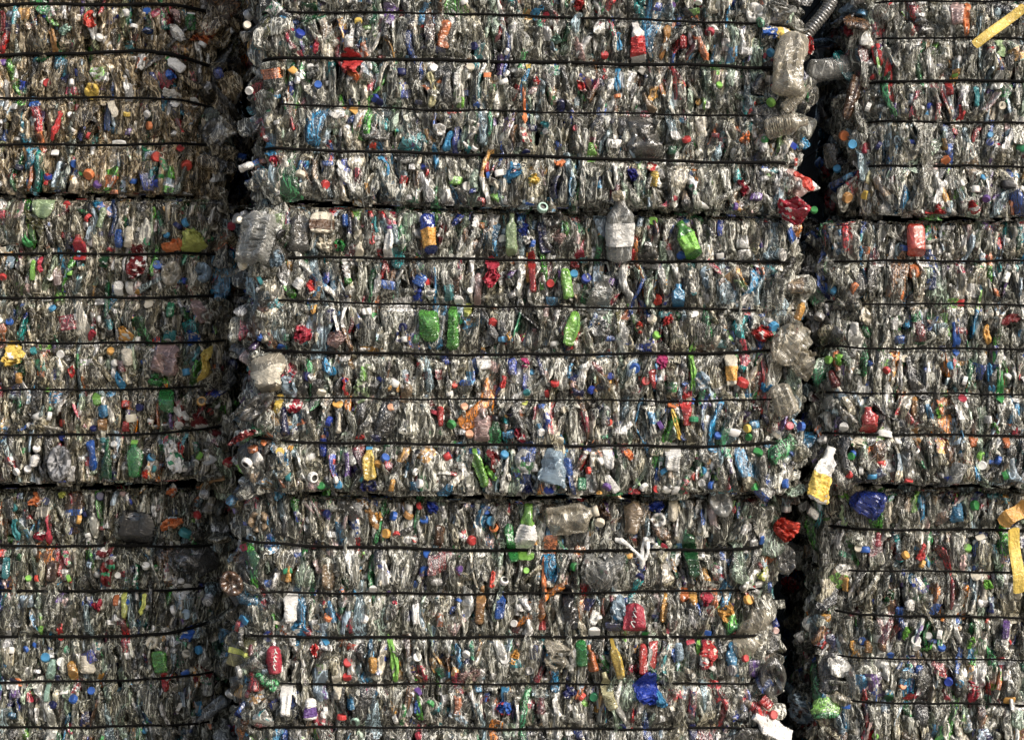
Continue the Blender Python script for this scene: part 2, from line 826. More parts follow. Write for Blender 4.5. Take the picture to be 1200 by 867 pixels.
    return m

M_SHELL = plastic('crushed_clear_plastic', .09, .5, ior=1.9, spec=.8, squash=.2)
M_ITEM = plastic('thin_clear_plastic', .06, .22, ior=1.8, spec=.75, crease_glint=16, squash=.5, dark=.78, peak=1.2, width=.016)
M_SOLID = plastic('moulded_plastic', .3, .12, True)
M_FOIL = plastic('wrapper_plastic', .16, .5, True)

def plain(name, col, rough, nscale=30, amt=.3, bump=.2, spec=.4):
    m, nt, N, L = nodes(name)
    out = N('ShaderNodeOutputMaterial'); p = N('ShaderNodeBsdfPrincipled'); tc = N('ShaderNodeTexCoord')
    n = N('ShaderNodeTexNoise'); n.inputs['Scale'].default_value = nscale; n.inputs['Detail'].default_value = 6
    L(tc.outputs['Object'], n.inputs['Vector'])
    r = N('ShaderNodeValToRGB')
    r.color_ramp.elements[0].position = .3; r.color_ramp.elements[1].position = .7
    r.color_ramp.elements[0].color = (*[c * (1 - amt) for c in col], 1); r.color_ramp.elements[1].color = (*[c * (1 + amt) for c in col], 1)
    L(n.outputs['Fac'], r.inputs['Fac']); L(r.outputs['Color'], p.inputs['Base Color'])
    p.inputs['Roughness'].default_value = rough; p.inputs['Specular IOR Level'].default_value = spec
    b = N('ShaderNodeBump'); b.inputs['Strength'].default_value = bump; b.inputs['Distance'].default_value = .02
    L(n.outputs['Fac'], b.inputs['Height']); L(b.outputs['Normal'], p.inputs['Normal']); L(p.outputs[0], out.inputs[0])
    return m
M_STRAP = plain('black_strap', (.005, .0046, .0042), .9, 90, .4, .2, .12)
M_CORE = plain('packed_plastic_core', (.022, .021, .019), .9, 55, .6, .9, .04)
M_GROUND = plain('yard_concrete', (.22, .21, .19), .9, 4, .25, .3)

# ------------------------------------------------------------------ mesh helpers
class Bag:
    """collects quad meshes with a tint and a body (opacity) value per face"""
    def __init__(s): s.V, s.F, s.T, s.O, s.S, s.n = [], [], [], [], [], 0
    def add(s, V, F, T, O, smooth=None):
        s.V.append(V); s.F.append(F + s.n); s.n += len(V)
        s.T.append(np.broadcast_to(T, (len(F), 3))); s.O.append(np.broadcast_to(O, (len(F),)))
        s.S.append(np.zeros(len(F), bool) if smooth is None else np.broadcast_to(smooth, (len(F),)))
    def mesh(s, name, mat, origin=(0, 0, 0)):
        V = np.concatenate(s.V) - np.array(origin); F = np.concatenate(s.F)
        me = bpy.data.meshes.new(name)
        me.vertices.add(len(V)); me.vertices.foreach_set('co', V.astype(np.float32).ravel())
        me.loops.add(F.size); me.loops.foreach_set('vertex_index', F.astype(np.int32).ravel())
        me.polygons.add(len(F)); me.polygons.foreach_set('loop_start', np.arange(0, F.size, 4, dtype=np.int32))
        me.polygons.foreach_set('use_smooth', np.concatenate(s.S))
        a = me.attributes.new('tint', 'FLOAT_COLOR', 'FACE')
        T = np.concatenate(s.T); a.data.foreach_set('color', np.c_[T, np.ones(len(T))].astype(np.float32).ravel())
        a = me.attributes.new('body', 'FLOAT', 'FACE'); a.data.foreach_set('value', np.concatenate(s.O).astype(np.float32))
        me.materials.append(mat); me.update(calc_edges=True)
        return me

def link(name, me, parent=None, loc=(0, 0, 0)):
    o = bpy.data.objects.new(name, me); COL.objects.link(o)
    if parent is not None: o.parent = parent
    o.location = loc
    return o

def noise(P, freq, n=5, seed=None, r=None):
    r = r or rng
    K = r.normal(0, 1, (n, P.shape[1])) * freq; ph = r.uniform(0, 2 * PI, n)
    return np.sin(P @ K.T + ph).sum(1) / math.sqrt(n)
def ridged(P, freq, n=5, r=None):
    return 1 - 2 * np.minimum(1, np.abs(noise(P, freq, n, r=r)))

def gridfaces(nr, ns):
    i, j = np.meshgrid(np.arange(nr - 1), np.arange(ns), indexing='ij')
    a = i * ns + j; b = i * ns + (j + 1) % ns
    return np.stack([a, b, b + ns, a + ns], -1).reshape(-1, 4)

def bottle(L, W, T, r, ns=16, body=17, crumple=1.0, neck=True, cap=True, ribs=False, label=(.28, .62), folds=True):
    """a flattened bottle standing on its base at z = -L/2: x across the flattening, y across the width.
    returns V, F, face tags: 0 body, 1 label, 2 cap, 3 neck"""
    zs, rx, ry, tg = [], [], [], []
    def ring(z, a, b, t): zs.append(z); rx.append(a); ry.append(b); tg.append(t)
    nw = min(.0135, W * .45); cw = nw * 1.2
    top = .80 if neck else .97
    ring(0.0, T * .05, W * .05, 0); ring(.0, T * .5, W * .5, 0); ring(.018, T * .8, W * .8, 0); ring(.045, T, W * .95, 0)
    for t in np.linspace(.07, top - .16, body):
        ring(t, T, W, 1 if label and label[0] <= t <= label[1] else 0)
    if neck:
        for q in np.linspace(.12, 1, 5):
            w = .5 + .5 * math.cos(PI * q)
            ring(top - .16 + q * .22, T * w + nw * (1 - w), W * w + nw * (1 - w), 0 if q < 1 else 3)
        ring(.90, nw, nw, 3)
        if cap:
            ring(.905, cw * .98, cw * .98, 2); ring(.95, cw, cw, 2); ring(.992, cw, cw, 2); ring(1.0, cw * .88, cw * .88, 2); ring(1.0, cw * .02, cw * .02, 2)
        else:
            ring(.935, nw * 1.12, nw * 1.12, 3); ring(.94, nw, nw, 3); ring(1.0, nw, nw, 3); ring(.999, nw * .8, nw * .8, 3); ring(.93, nw * .72, nw * .72, 3); ring(.93, nw * .02, nw * .02, 3)
    else:
        ring(.88, T * .95, W * .92, 0); ring(.94, T * .8, W * .76, 0); ring(.98, T * .5, W * .5, 0); ring(1.0, T * .2, W * .25, 0); ring(1.0, T * .02, W * .02, 0)
    zs, rx, ry = np.array(zs), np.array(rx), np.array(ry)
    nr = len(zs); th = np.linspace(0, 2 * PI, ns, endpoint=False)
    c, s = np.cos(th), np.sin(th)
    cx = np.sign(c) * np.abs(c) ** .8
    X = rx[:, None] * cx[None]; Y = ry[:, None] * s[None]
    if ribs: 
        m = ((zs > .1) & (zs < top - .16))[:, None]; X = X * np.where(m, 1 + .1 * np.where(np.arange(nr)[:, None] % 2, 1, -1), 1); Y = Y * np.where(m, 1 + .05 * np.where(np.arange(nr)[:, None] % 2, 1, -1), 1)
    Z = np.repeat((zs - .5)[:, None] * L, ns, 1)
    P = np.stack([X, Y, Z], -1).reshape(-1, 3)
    # crush: only the thin-walled body gives way, neck and cap stay round
    soft = np.repeat(np.clip(1.15 - np.maximum(0, (zs - (top - .1)) / .14), 0, 1) if neck else np.ones(nr), ns)
    if crumple > 0:
        A = crumple * soft
        YZ = P[:, 1:]
        if folds:
            P[:, 0] += A * .9 * T * noise(YZ * np.array([1, .17]), 60, 4, r=r)
        P[:, 0] += A * .5 * T * ridged(P * np.array([1, 1, .2]), 95, 4, r=r)
        P[:, 1] *= 1 + A * .2 * noise(P[:, 2:], 32, 3, r=r); P[:, 1] += A * W * .25 * noise(P[:, 2:], 18, 2, r=r)
        P[:, 1] += A * .10 * W * ridged(P, 60, 4, r=r)
        P[:, 2] += A * .03 * L * noise(P[:, :2], 40, 3, r=r)
        P += (A * .0009)[:, None] * r.normal(0, 1, P.shape)
    tag = np.repeat(np.array(tg)[1:], ns)
    return P, gridfaces(nr, ns), tag

def capmesh(R, r, h=None, hole=False):
    """a closure lying with its top towards -y"""
    ns = 24; h = h or R * .95
    prof = [(R * .9, h), (R, h), (R, h * .25), (R * .97, h * .08), (R * .88, 0)]
    prof += [(R * .62, 0), (R * .55, h * .5), (R * .5, h * .5), (R * .02, h * .5)] if hole else [(R * .74, .0), (R * .70, R * .06), (R * .3, R * .06), (R * .02, R * .05)]
    th = np.linspace(0, 2 * PI, ns, endpoint=False)
    V = []
    for i, (q, d) in enumerate(prof):
        k = 1 + (.035 * (-1) ** np.arange(ns) if i in (1, 2) else 0)
        V.append(np.stack([q * k * np.cos(th), np.full(ns, d), q * k * np.sin(th)], -1))
    F = gridfaces(len(prof), ns)
    return np.concatenate(V), F[:, ::-1]

def lump(W, H, T, r, fold=1.0, fan=False, nu=26, nv=28):
    """crumpled film: a flat closed pouch, folded along its length"""
    u = np.linspace(0.02, PI - .02, nv); th = np.linspace(0, 2 * PI, nu, endpoint=False)
    su, cu = np.sin(u)[:, None] ** .9, np.cos(u)[:, None]
    cu = np.sign(cu) * np.abs(cu) ** .9
    X = su * np.sign(np.cos(th)) * np.abs(np.cos(th)) ** .7 * W / 2; Y = su * np.sin(th) * T / 2; Z = cu * H / 2 + 0 * th
    P = np.stack([X + 0 * Z, Y + 0 * Z, Z], -1).reshape(-1, 3)
    sc = max(W, H)
    if fan:
        ang = np.arctan2(P[:, 0], P[:, 2] + H * .62)
        P[:, 1] += T * .9 * np.abs(((ang * 9) % 2) - 1) * np.clip((P[:, 2] / H + .6), .1, 1.2)
    else:
        Q = P.copy(); Q[:, 2] *= .45
        P[:, 1] += fold * T * .6 * ridged(Q[:, [0, 2]] / sc, 9, 4, r=r) + fold * T * .4 * ridged(P[:, [0, 2]] / sc, 19, 4, r=r)
    if fan:
        P += r.normal(0, .006 * sc, P.shape); return P, gridfaces(nv, nu)
    P[:, 0] *= 1 + .3 * noise(P[:, 2:] / sc, 5, 3, r=r); P[:, 2] *= 1 + .26 * noise(P[:, :1] / sc, 6, 3, r=r); P[:, 0] += .12 * sc * noise(P[:, 2:] / sc, 3, 2, r=r)
    P += r.normal(0, .018 * sc, P.shape) * np.array([1, .6, 1])
    return P, gridfaces(nv, nu)

def strip(L, W, r, thick=.004):
    """a folded label strip, long in z"""
    n = 14; z = np.linspace(-L / 2, L / 2, n); q = noise((z / L)[:, None], 5, 3, r=r)
    w = W / 2 * (1 + .3 * noise((z / L)[:, None], 9, 3, r=r)); off = .25 * W * q; tw = .5 * noise((z / L)[:, None], 3, 2, r=r)
    sec = np.array([(-1, .3), (-.5, -1.2), (0, .6), (.5, -1.0), (1, .2), (.5, 1.6), (0, 2.4), (-.5, 1.6)])
    V = []
    for i in range(n):
        e = .1 if i in (0, n - 1) else 1
        x = sec[:, 0] * w[i] * e; y = sec[:, 1] * max(thick, W * .16) * e
        c, s = math.cos(tw[i]), math.sin(tw[i])
        V.append(np.stack([x * c - y * s + off[i], x * s + y * c, np.full(8, z[i])], -1))
    P = np.concatenate(V); P += r.normal(0, .0008, P.shape)
    return P, gridfaces(n, 8)

def base_disc(R, H, r, depth=.03, petals=5, crumple=.5):
    """the moulded bottom of a bottle turned towards the viewer (-y), R half width, H half height"""
    ns = 30
    prof = [(.75, depth), (.95, depth * .7), (1.0, depth * .3), (.93, .0), (.8, -.006), (.6, -.001), (.42, .006), (.25, .009), (.1, .006), (.01, .005)]
    th = np.linspace(0, 2 * PI, ns, endpoint=False); V = []
    for i, (q, d) in enumerate(prof):
        lob = .006 * np.cos(petals * th) * (1 if 2 < i < 8 else 0) * min(1, R / .03)
        k = 1 + .05 * noise(np.stack([np.cos(th), np.sin(th)], -1), 1.5, 3, r=np.random.default_rng(int(R * 1e6)))
        V.append(np.stack([q * k * R * np.cos(th), d + lob, q * k * H * np.sin(th)], -1))
    P = np.concatenate(V); P[:, 1] += crumple * .006 * ridged(P, 60, 4, r=r); P += r.normal(0, .0007, P.shape)
    return P, gridfaces(len(prof), ns)[:, ::-1]

def sweep(path, rad, ns=6, closed=False, flat=None):
    """a tube along a path"""
    path = np.asarray(path, float); n = len(path)
    if closed: tan = np.roll(path, -1, 0) - np.roll(path, 1, 0)
    else: tan = np.gradient(path, axis=0)
    tan /= np.linalg.norm(tan, axis=1)[:, None] + 1e-12
    up = np.tile(np.array([0, 0, 1.0]), (n, 1)); up[np.abs(tan[:, 2]) > .9] = (0, 1, 0)
    a = np.cross(tan, up); a /= np.linalg.norm(a, axis=1)[:, None]; b = np.cross(a, tan)
    th = np.linspace(0, 2 * PI, ns, endpoint=False)
    rad = np.broadcast_to(rad, (n,)); fl = flat or 1.0
    V = path[:, None] + rad[:, None, None] * (np.cos(th)[None, :, None] * a[:, None] * fl + np.sin(th)[None, :, None] * b[:, None])
    F = gridfaces(n, ns)
    if closed:
        j = np.arange(ns); A = (n - 1) * ns + j; B = (n - 1) * ns + (j + 1) % ns
        F = np.concatenate([F, np.stack([A, B, (j + 1) % ns, j], -1)])
    return V.reshape(-1, 3), F[:, ::-1]

def rot(a=0., yaw=0., pitch=0.):
    """tilt a in the plane of the face (clockwise, seen by the viewer), yaw about the vertical, pitch towards the viewer"""
    ca, sa = math.cos(a), math.sin(a); A = np.array([[ca, 0, sa], [0, 1, 0], [-sa, 0, ca]])
    cy, sy = math.cos(yaw), math.sin(yaw); Y = np.array([[cy, -sy, 0], [sy, cy, 0], [0, 0, 1]])
    cp, sp = math.cos(pitch), math.sin(pitch); Pm = np.array([[1, 0, 0], [0, cp, -sp], [0, sp, cp]])
    return A @ Pm @ Y

# ------------------------------------------------------------------ the nine bales
class Bale: pass
RADII = {('top', 'left'): (.08, .19), ('middle', 'left'): (.08, .15), ('bottom', 'left'): (.08, .14), ('top', 'centre'): (.09, .07), ('middle', 'centre'): (.08, .06), ('bottom', 'centre'): (.08, .09),
         ('top', 'right'): (.15, .08), ('middle', 'right'): (.09, .08), ('bottom', 'right'): (.18, .08)}
def bale(row, col, x0, x1, top, bot, straps, y, thick):
    b = Bale(); b.row, b.col, b.y = row, col, y
    b.name = {('top', 'left'): 'top left', ('top', 'centre'): 'top centre', ('top', 'right'): 'top right', ('middle', 'left'): 'middle left', ('middle', 'centre'): 'middle centre',
              ('middle', 'right'): 'middle right', ('bottom', 'left'): 'bottom left', ('bottom', 'centre'): 'bottom centre', ('bottom', 'right'): 'bottom right'}[(row, col)]
    b.x0, b.x1 = at(x0, 0, y)[0], at(x1, 0, y)[0]
    def line(pts):
        W = np.array([at(px, py, y) for px, py in pts]); return W[:, 0], W[:, 1]
    b.top, b.bot = line(top), line(bot); b.px = (x0, x1)
    b.straps = [line(s) for s in straps]; b.thick = thick
    b.rl, b.rr = RADII[(row, col)]; b.dirt = np.array(dict(topleft=(1.02, .86, .66), middleleft=(.98, .93, .84), bottomleft=(.85, .85, .8)).get(row + col, (1, 1, 1)))   # older, browner plastic on that side
    q = np.random.default_rng(int(abs(x0) * 7 + abs(top[0][1]) * 3))
    b.K = q.normal(0, 1, (6, 2)) * 7; b.ph = q.uniform(0, 6, 6)
    return b
def zat(line, X): return np.interp(X, line[0], line[1])
def surf(b, X, Z, bulge=True, off=0.):
    """y of the bale's face at X, Z; straps bite into it and the sides round off"""
    X = np.asarray(X, float); Z = np.asarray(Z, float)
    lines = [zat(b.top, X)] + [zat(s, X) for s in b.straps] + [zat(b.bot, X)]
    Zc = np.clip(Z, lines[-1] + 1e-4, lines[0] - 1e-4)
    bul = np.zeros_like(X)
    for i in range(len(lines) - 1):
        hi, lo = lines[i], lines[i + 1]; t = np.clip((hi - Zc) / np.maximum(hi - lo, 1e-4), 0, 1)
        if i == 0: t = .42 + .58 * t
        if i == len(lines) - 2: t = .6 * t
        bul = np.where((Zc <= hi) & (Zc > lo), np.sin(PI * t) ** .6, bul)
    def rnd(d, r):
        d = np.clip(d, 0, r); return r - np.sqrt(np.maximum(r * r - (r - d) ** 2, 0))
    e = rnd(X - b.x0, b.rl) + rnd(b.x1 - X, b.rr) + rnd(np.minimum(lines[0] - Z, Z - lines[-1]), .035)
    wob = .012 * np.sin(np.stack([X, Z], -1) @ b.K.T + b.ph).sum(-1) / 2.4
    return b.y + e + wob * (1 if bulge else .5) - (.014 * bul if bulge else 0)
def squeeze(b, P, slack=.016, pad=-.004, lift=0.):
    """plastic that would stand proud of the strapped face is pressed back to it"""
    lim = surf(b, P[:, 0], P[:, 2])
    lines = np.stack([zat(s, P[:, 0]) for s in b.straps]); d = np.abs(lines - P[:, 2]).min(0)
    sl = slack * np.clip((d - .006) / .03, 0, 1) - .004
    lim = lim - sl - lift
    over = lim - P[:, 1]
    P[:, 1] = np.where(over > 0, lim - .12 * np.minimum(over, .08), P[:, 1])
    zt, zb = zat(b.top, P[:, 0]) + pad, zat(b.bot, P[:, 0]) - pad
    P[:, 2] = np.where(P[:, 2] > zt, zt + .12 * (P[:, 2] - zt), np.where(P[:, 2] < zb, zb + .12 * (P[:, 2] - zb), P[:, 2]))
    return P

S = 'left centre right'.split()
YL, YC, YR = .42, 0.0, .06
BALES = [
 bale('top', 'left', -190, 259, [(-190, -160), (274, -160)], [(-190, 227), (100, 225), (274, 230)],
      [[(-190, -48), (274, -44)], [(-190, 7), (200, 6), (274, 14)], [(-190, 66), (0, 66), (120, 62), (180, 60), (230, 70), (274, 84)], [(-190, 116), (180, 115), (225, 118), (274, 132)], [(-190, 170), (170, 170), (274, 166)]], YL - .04, [3.6, 4.6, 4.8, 3.4, 3.8]),
 bale('middle', 'left', -190, 263, [(-190, 233), (277, 236)], [(-190, 568), (100, 566), (200, 563), (277, 555)],
      [[(-190, 297), (160, 298), (277, 297)], [(-190, 349), (150, 349), (230, 348), (277, 344)], [(-190, 402), (200, 402), (277, 398)], [(-190, 458), (190, 456), (240, 452), (277, 444)], [(-190, 509), (150, 509), (230, 505), (277, 496)]], YL, [3.6, 3.8, 3.2, 3.0, 3.2]),
 bale('bottom', 'left', -190, 257, [(-190, 574), (268, 574)], [(-190, 905), (268, 905)],
      [[(-190, 639), (130, 639), (268, 640)], [(-190, 690), (150, 692), (268, 688)], [(-190, 745), (160, 745), (215, 740), (268, 718)], [(-190, 799), (0, 799), (170, 796), (268, 786)], [(-190, 851), (100, 851), (268, 846)]], YL + .08, [3.6, 3.6, 4.2, 3.2, 3.2]),
 bale('top', 'centre', 303, 936, [(296, -160), (938, -154)], [(296, 228), (420, 236), (560, 242), (820, 247), (938, 254)],
      [[(296, -42), (938, -30)], [(296, 14), (430, 16), (560, 18), (820, 26), (938, 32)], [(296, 68), (520, 72), (820, 77), (938, 82)], [(296, 121), (520, 130), (820, 135), (938, 138)], [(296, 174), (330, 175), (560, 182), (820, 190), (938, 192)]], YC - .04, [3.2, 3.0, 4.4, 2.6, 4.0]),
 bale('middle', 'centre', 293, 934, [(284, 243), (560, 248), (940, 258)], [(284, 568), (330, 575), (600, 580), (800, 580), (940, 572)],
      [[(284, 301), (560, 304), (820, 307), (940, 306)], [(284, 351), (560, 359), (820, 362), (940, 364)], [(284, 409), (330, 412), (560, 416), (820, 414), (940, 410)], [(284, 463), (330, 466), (560, 468), (820, 470), (940, 467)], [(284, 510), (340, 518), (560, 521), (820, 523), (940, 518)]], YC, [3.6, 2.8, 3.8, 2.4, 3.8]),
 bale('bottom', 'centre', 281, 902, [(270, 580), (600, 588), (912, 582)], [(270, 906), (912, 906)],
      [[(270, 632), (330, 638), (600, 645), (870, 643), (912, 640)], [(270, 694), (600, 695), (912, 690)], [(270, 744), (320, 746), (912, 745)], [(270, 798), (325, 801), (912, 800)], [(270, 850), (600, 853), (912, 852)]], YC + .08, [3.8, 3.0, 3.6, 2.8, 3.2]),
 bale('top', 'right', 1006, 1420, [(990, -158), (1420, -158)], [(990, 250), (1100, 253), (1420, 258)],
      [[(990, -50), (1420, -49)], [(990, 2), (1420, 2)], [(990, 44), (1200, 46), (1420, 46)], [(990, 95), (1200, 96), (1420, 96)], [(990, 142), (1200, 145), (1420, 146)], [(990, 193), (1080, 195), (1420, 197)]], YR - .04, [2.8, 2.6, 2.6, 3.6, 2.8, 3.2]),
 bale('middle', 'right', 966, 1420, [(960, 262), (1420, 262)], [(960, 562), (1000, 566), (1420, 570)],
      [[(960, 306), (1420, 306)], [(960, 352), (1000, 356), (1420, 358)], [(960, 404), (1000, 408), (1420, 410)], [(960, 460), (1200, 462), (1420, 462)], [(960, 508), (1200, 510), (1420, 510)]], YR, [3.2, 2.6, 3.0, 2.6, 2.8]),
 bale('bottom', 'right', 964, 1420, [(954, 574), (1420, 576)], [(954, 905), (1420, 905)],
      [[(954, 616), (990, 620), (1420, 621)], [(954, 668), (1420, 671)], [(954, 714), (990, 720), (1200, 723), (1420, 723)], [(954, 768), (990, 771), (1420, 775)], [(954, 816), (990, 822), (1420, 828)]], YR + .08, [3.6, 2.6, 3.2, 2.6, 3.0]),
]
DEPTH = 1.75
BALE_LABEL = {
 ('top', 'left'): 'shaded upper bale of crushed bottles at the left edge with rust and orange wrappers',
 ('middle', 'left'): 'shaded bale of crushed bottles at the left edge, middle row, with a yellow bundle',
 ('bottom', 'left'): 'dark lowest bale of crushed bottles at the left edge with smoky grey bottles',
 ('top', 'centre'): 'wide pale grey upper bale of crushed bottles in the middle column',
 ('middle', 'centre'): 'wide strapped bale of crushed bottles in the very middle of the stack',
 ('bottom', 'centre'): 'wide lowest bale of crushed bottles in the middle column, below the twisted white strip',
 ('top', 'right'): 'upper bale of crushed bottles at the right edge beside the wide dark gap',
 ('middle', 'right'): 'middle row bale at the right edge with a vermilion flattened bottle near its top',
 ('bottom', 'right'): 'lowest bale at the right edge with yellow band hanging at its side'}

# what the bulk of the bales is made of: (tint, opacity, weight)
MIX = [('c9c9c1', .10, 22), ('b4b4ac', .12, 20), ('e6e5de', .16, 19), ('9d9b92', .18, 11), ('c2bca8', .2, 8), ('5e5d58', .4, 6), ('2c2c2b', .6, 3), ('b7cbb9', .3, 3.5), ('a9c1cf', .3, 4),
       ('ecebe6', .9, 5), ('d8cfbb', .85, 2), ('3f8f58', .5, 1.2), ('56ab3a', .6, 1.0), ('2f86b8', .6, 1.3), ('1f4796', .7, 1.0), ('7c5a3c', .6, .8), ('b52a2e', .8, .8), ('1d6b43', .6, .8), ('1c8f95', .6, .8), ('d98324', .8, .5)]
MIXC = np.array([lin(m[0]) for m in MIX]) * np.array([1, .99, .935]); MIXO = np.array([m[1] for m in MIX]); MIXW = np.array([m[2] for m in MIX], float); MIXW /= MIXW.sum()
LABELS = ['white'] * 7 + ['pale_blue', 'tan', 'cream', 'cream', 'cream', 'red', 'crimson', 'blue', 'sky_blue', 'royal_blue', 'pale_blue', 'green', 'emerald', 'lime', 'teal', 'orange', 'amber', 'pale_pink', 'navy', 'purple', 'dark_red', 'tan', 'brown']
CAPS = ['white'] * 22 + ['cream'] * 2 + ['blue'] * 4 + ['royal_blue'] * 3 + ['sky_blue'] * 3 + ['red'] * 2 + ['crimson', 'green', 'emerald', 'lime', 'orange', 'amber', 'teal', 'navy', 'black', 'vermilion', 'purple']
PROTO = []
for k in range(64):
    q = rng
    PROTO.append(bottle(1.0 * .21, .034, .0085, q, ns=14, body=12, crumple=q.uniform(.8, 1.4), neck=q.random() < .4, cap=q.random() < .7, ribs=q.random() < .3,
                        label=(lambda a: (a, a + q.uniform(.15, .4)))(q.uniform(.1, .4)) if q.random() < .45 else None))
PROTO2 = []      # flattened but still plainly bottles: shoulders, ribs, necks
for k in range(30):
    q = rng
    PROTO2.append(bottle(.21, .036, .015, q, ns=18, body=20, crumple=q.uniform(.3, .6), neck=q.random() < .8, cap=q.random() < .7, ribs=q.random() < .45,
                        label=(lambda a: (a, a + q.uniform(.15, .3)))(q.uniform(.15, .35)) if q.random() < .4 else None))

def mass_piece(b, X, Z, depth, a, yaw, pitch, sl, sw, st, fit=True, lib=None):
    lib = lib or PROTO
    V, F, tag = lib[rng.integers(len(lib))]
    if rng.random() < .5: V = V * np.array([1, 1, -1]); F = F[:, ::-1]
    V = V * np.array([st, sw, sl])
    V = V + np.stack([.012 * np.sin(V[:, 2] * rng.uniform(10, 40) + rng.uniform(0, 6)), np.zeros(len(V)), np.zeros(len(V))], -1)
    V = V @ rot(a, yaw, pitch).T
    y = surf(b, np.array([X]), np.array([Z]))[0] + depth
    P = V + np.array([X, y, Z])
    if fit: P = squeeze(b, P, pad=rng.uniform(-.009, -.001) if rng.random() < .82 else rng.uniform(0, .014), lift=.014 if rng.random() < .04 else 0.)
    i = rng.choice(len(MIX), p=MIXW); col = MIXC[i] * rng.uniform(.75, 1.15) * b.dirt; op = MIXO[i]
    T = np.tile(col, (len(F), 1)) * rng.uniform(.8, 1.15, (len(F), 1)); O = np.full(len(F), op)  # random brightness per face paints in the differing reflections of the facets
    if (tag == 1).any():
        lc = PAL[LABELS[rng.integers(len(LABELS))]]; m = tag == 1
        T[m] = lc; O[m] = .92
        if rng.random() < .5:   # printed label: second colour in blocks
            l2 = PAL[LABELS[rng.integers(len(LABELS))]]; mm = m & (rng.random(len(F)) < .3); T[mm] = l2
    m = tag == 2
    if m.any(): T[m] = PAL[CAPS[rng.integers(len(CAPS))]]; O[m] = 1.0
    return P, F, T, O, tag

def smoothmask(n): return rng.random(n) < .7

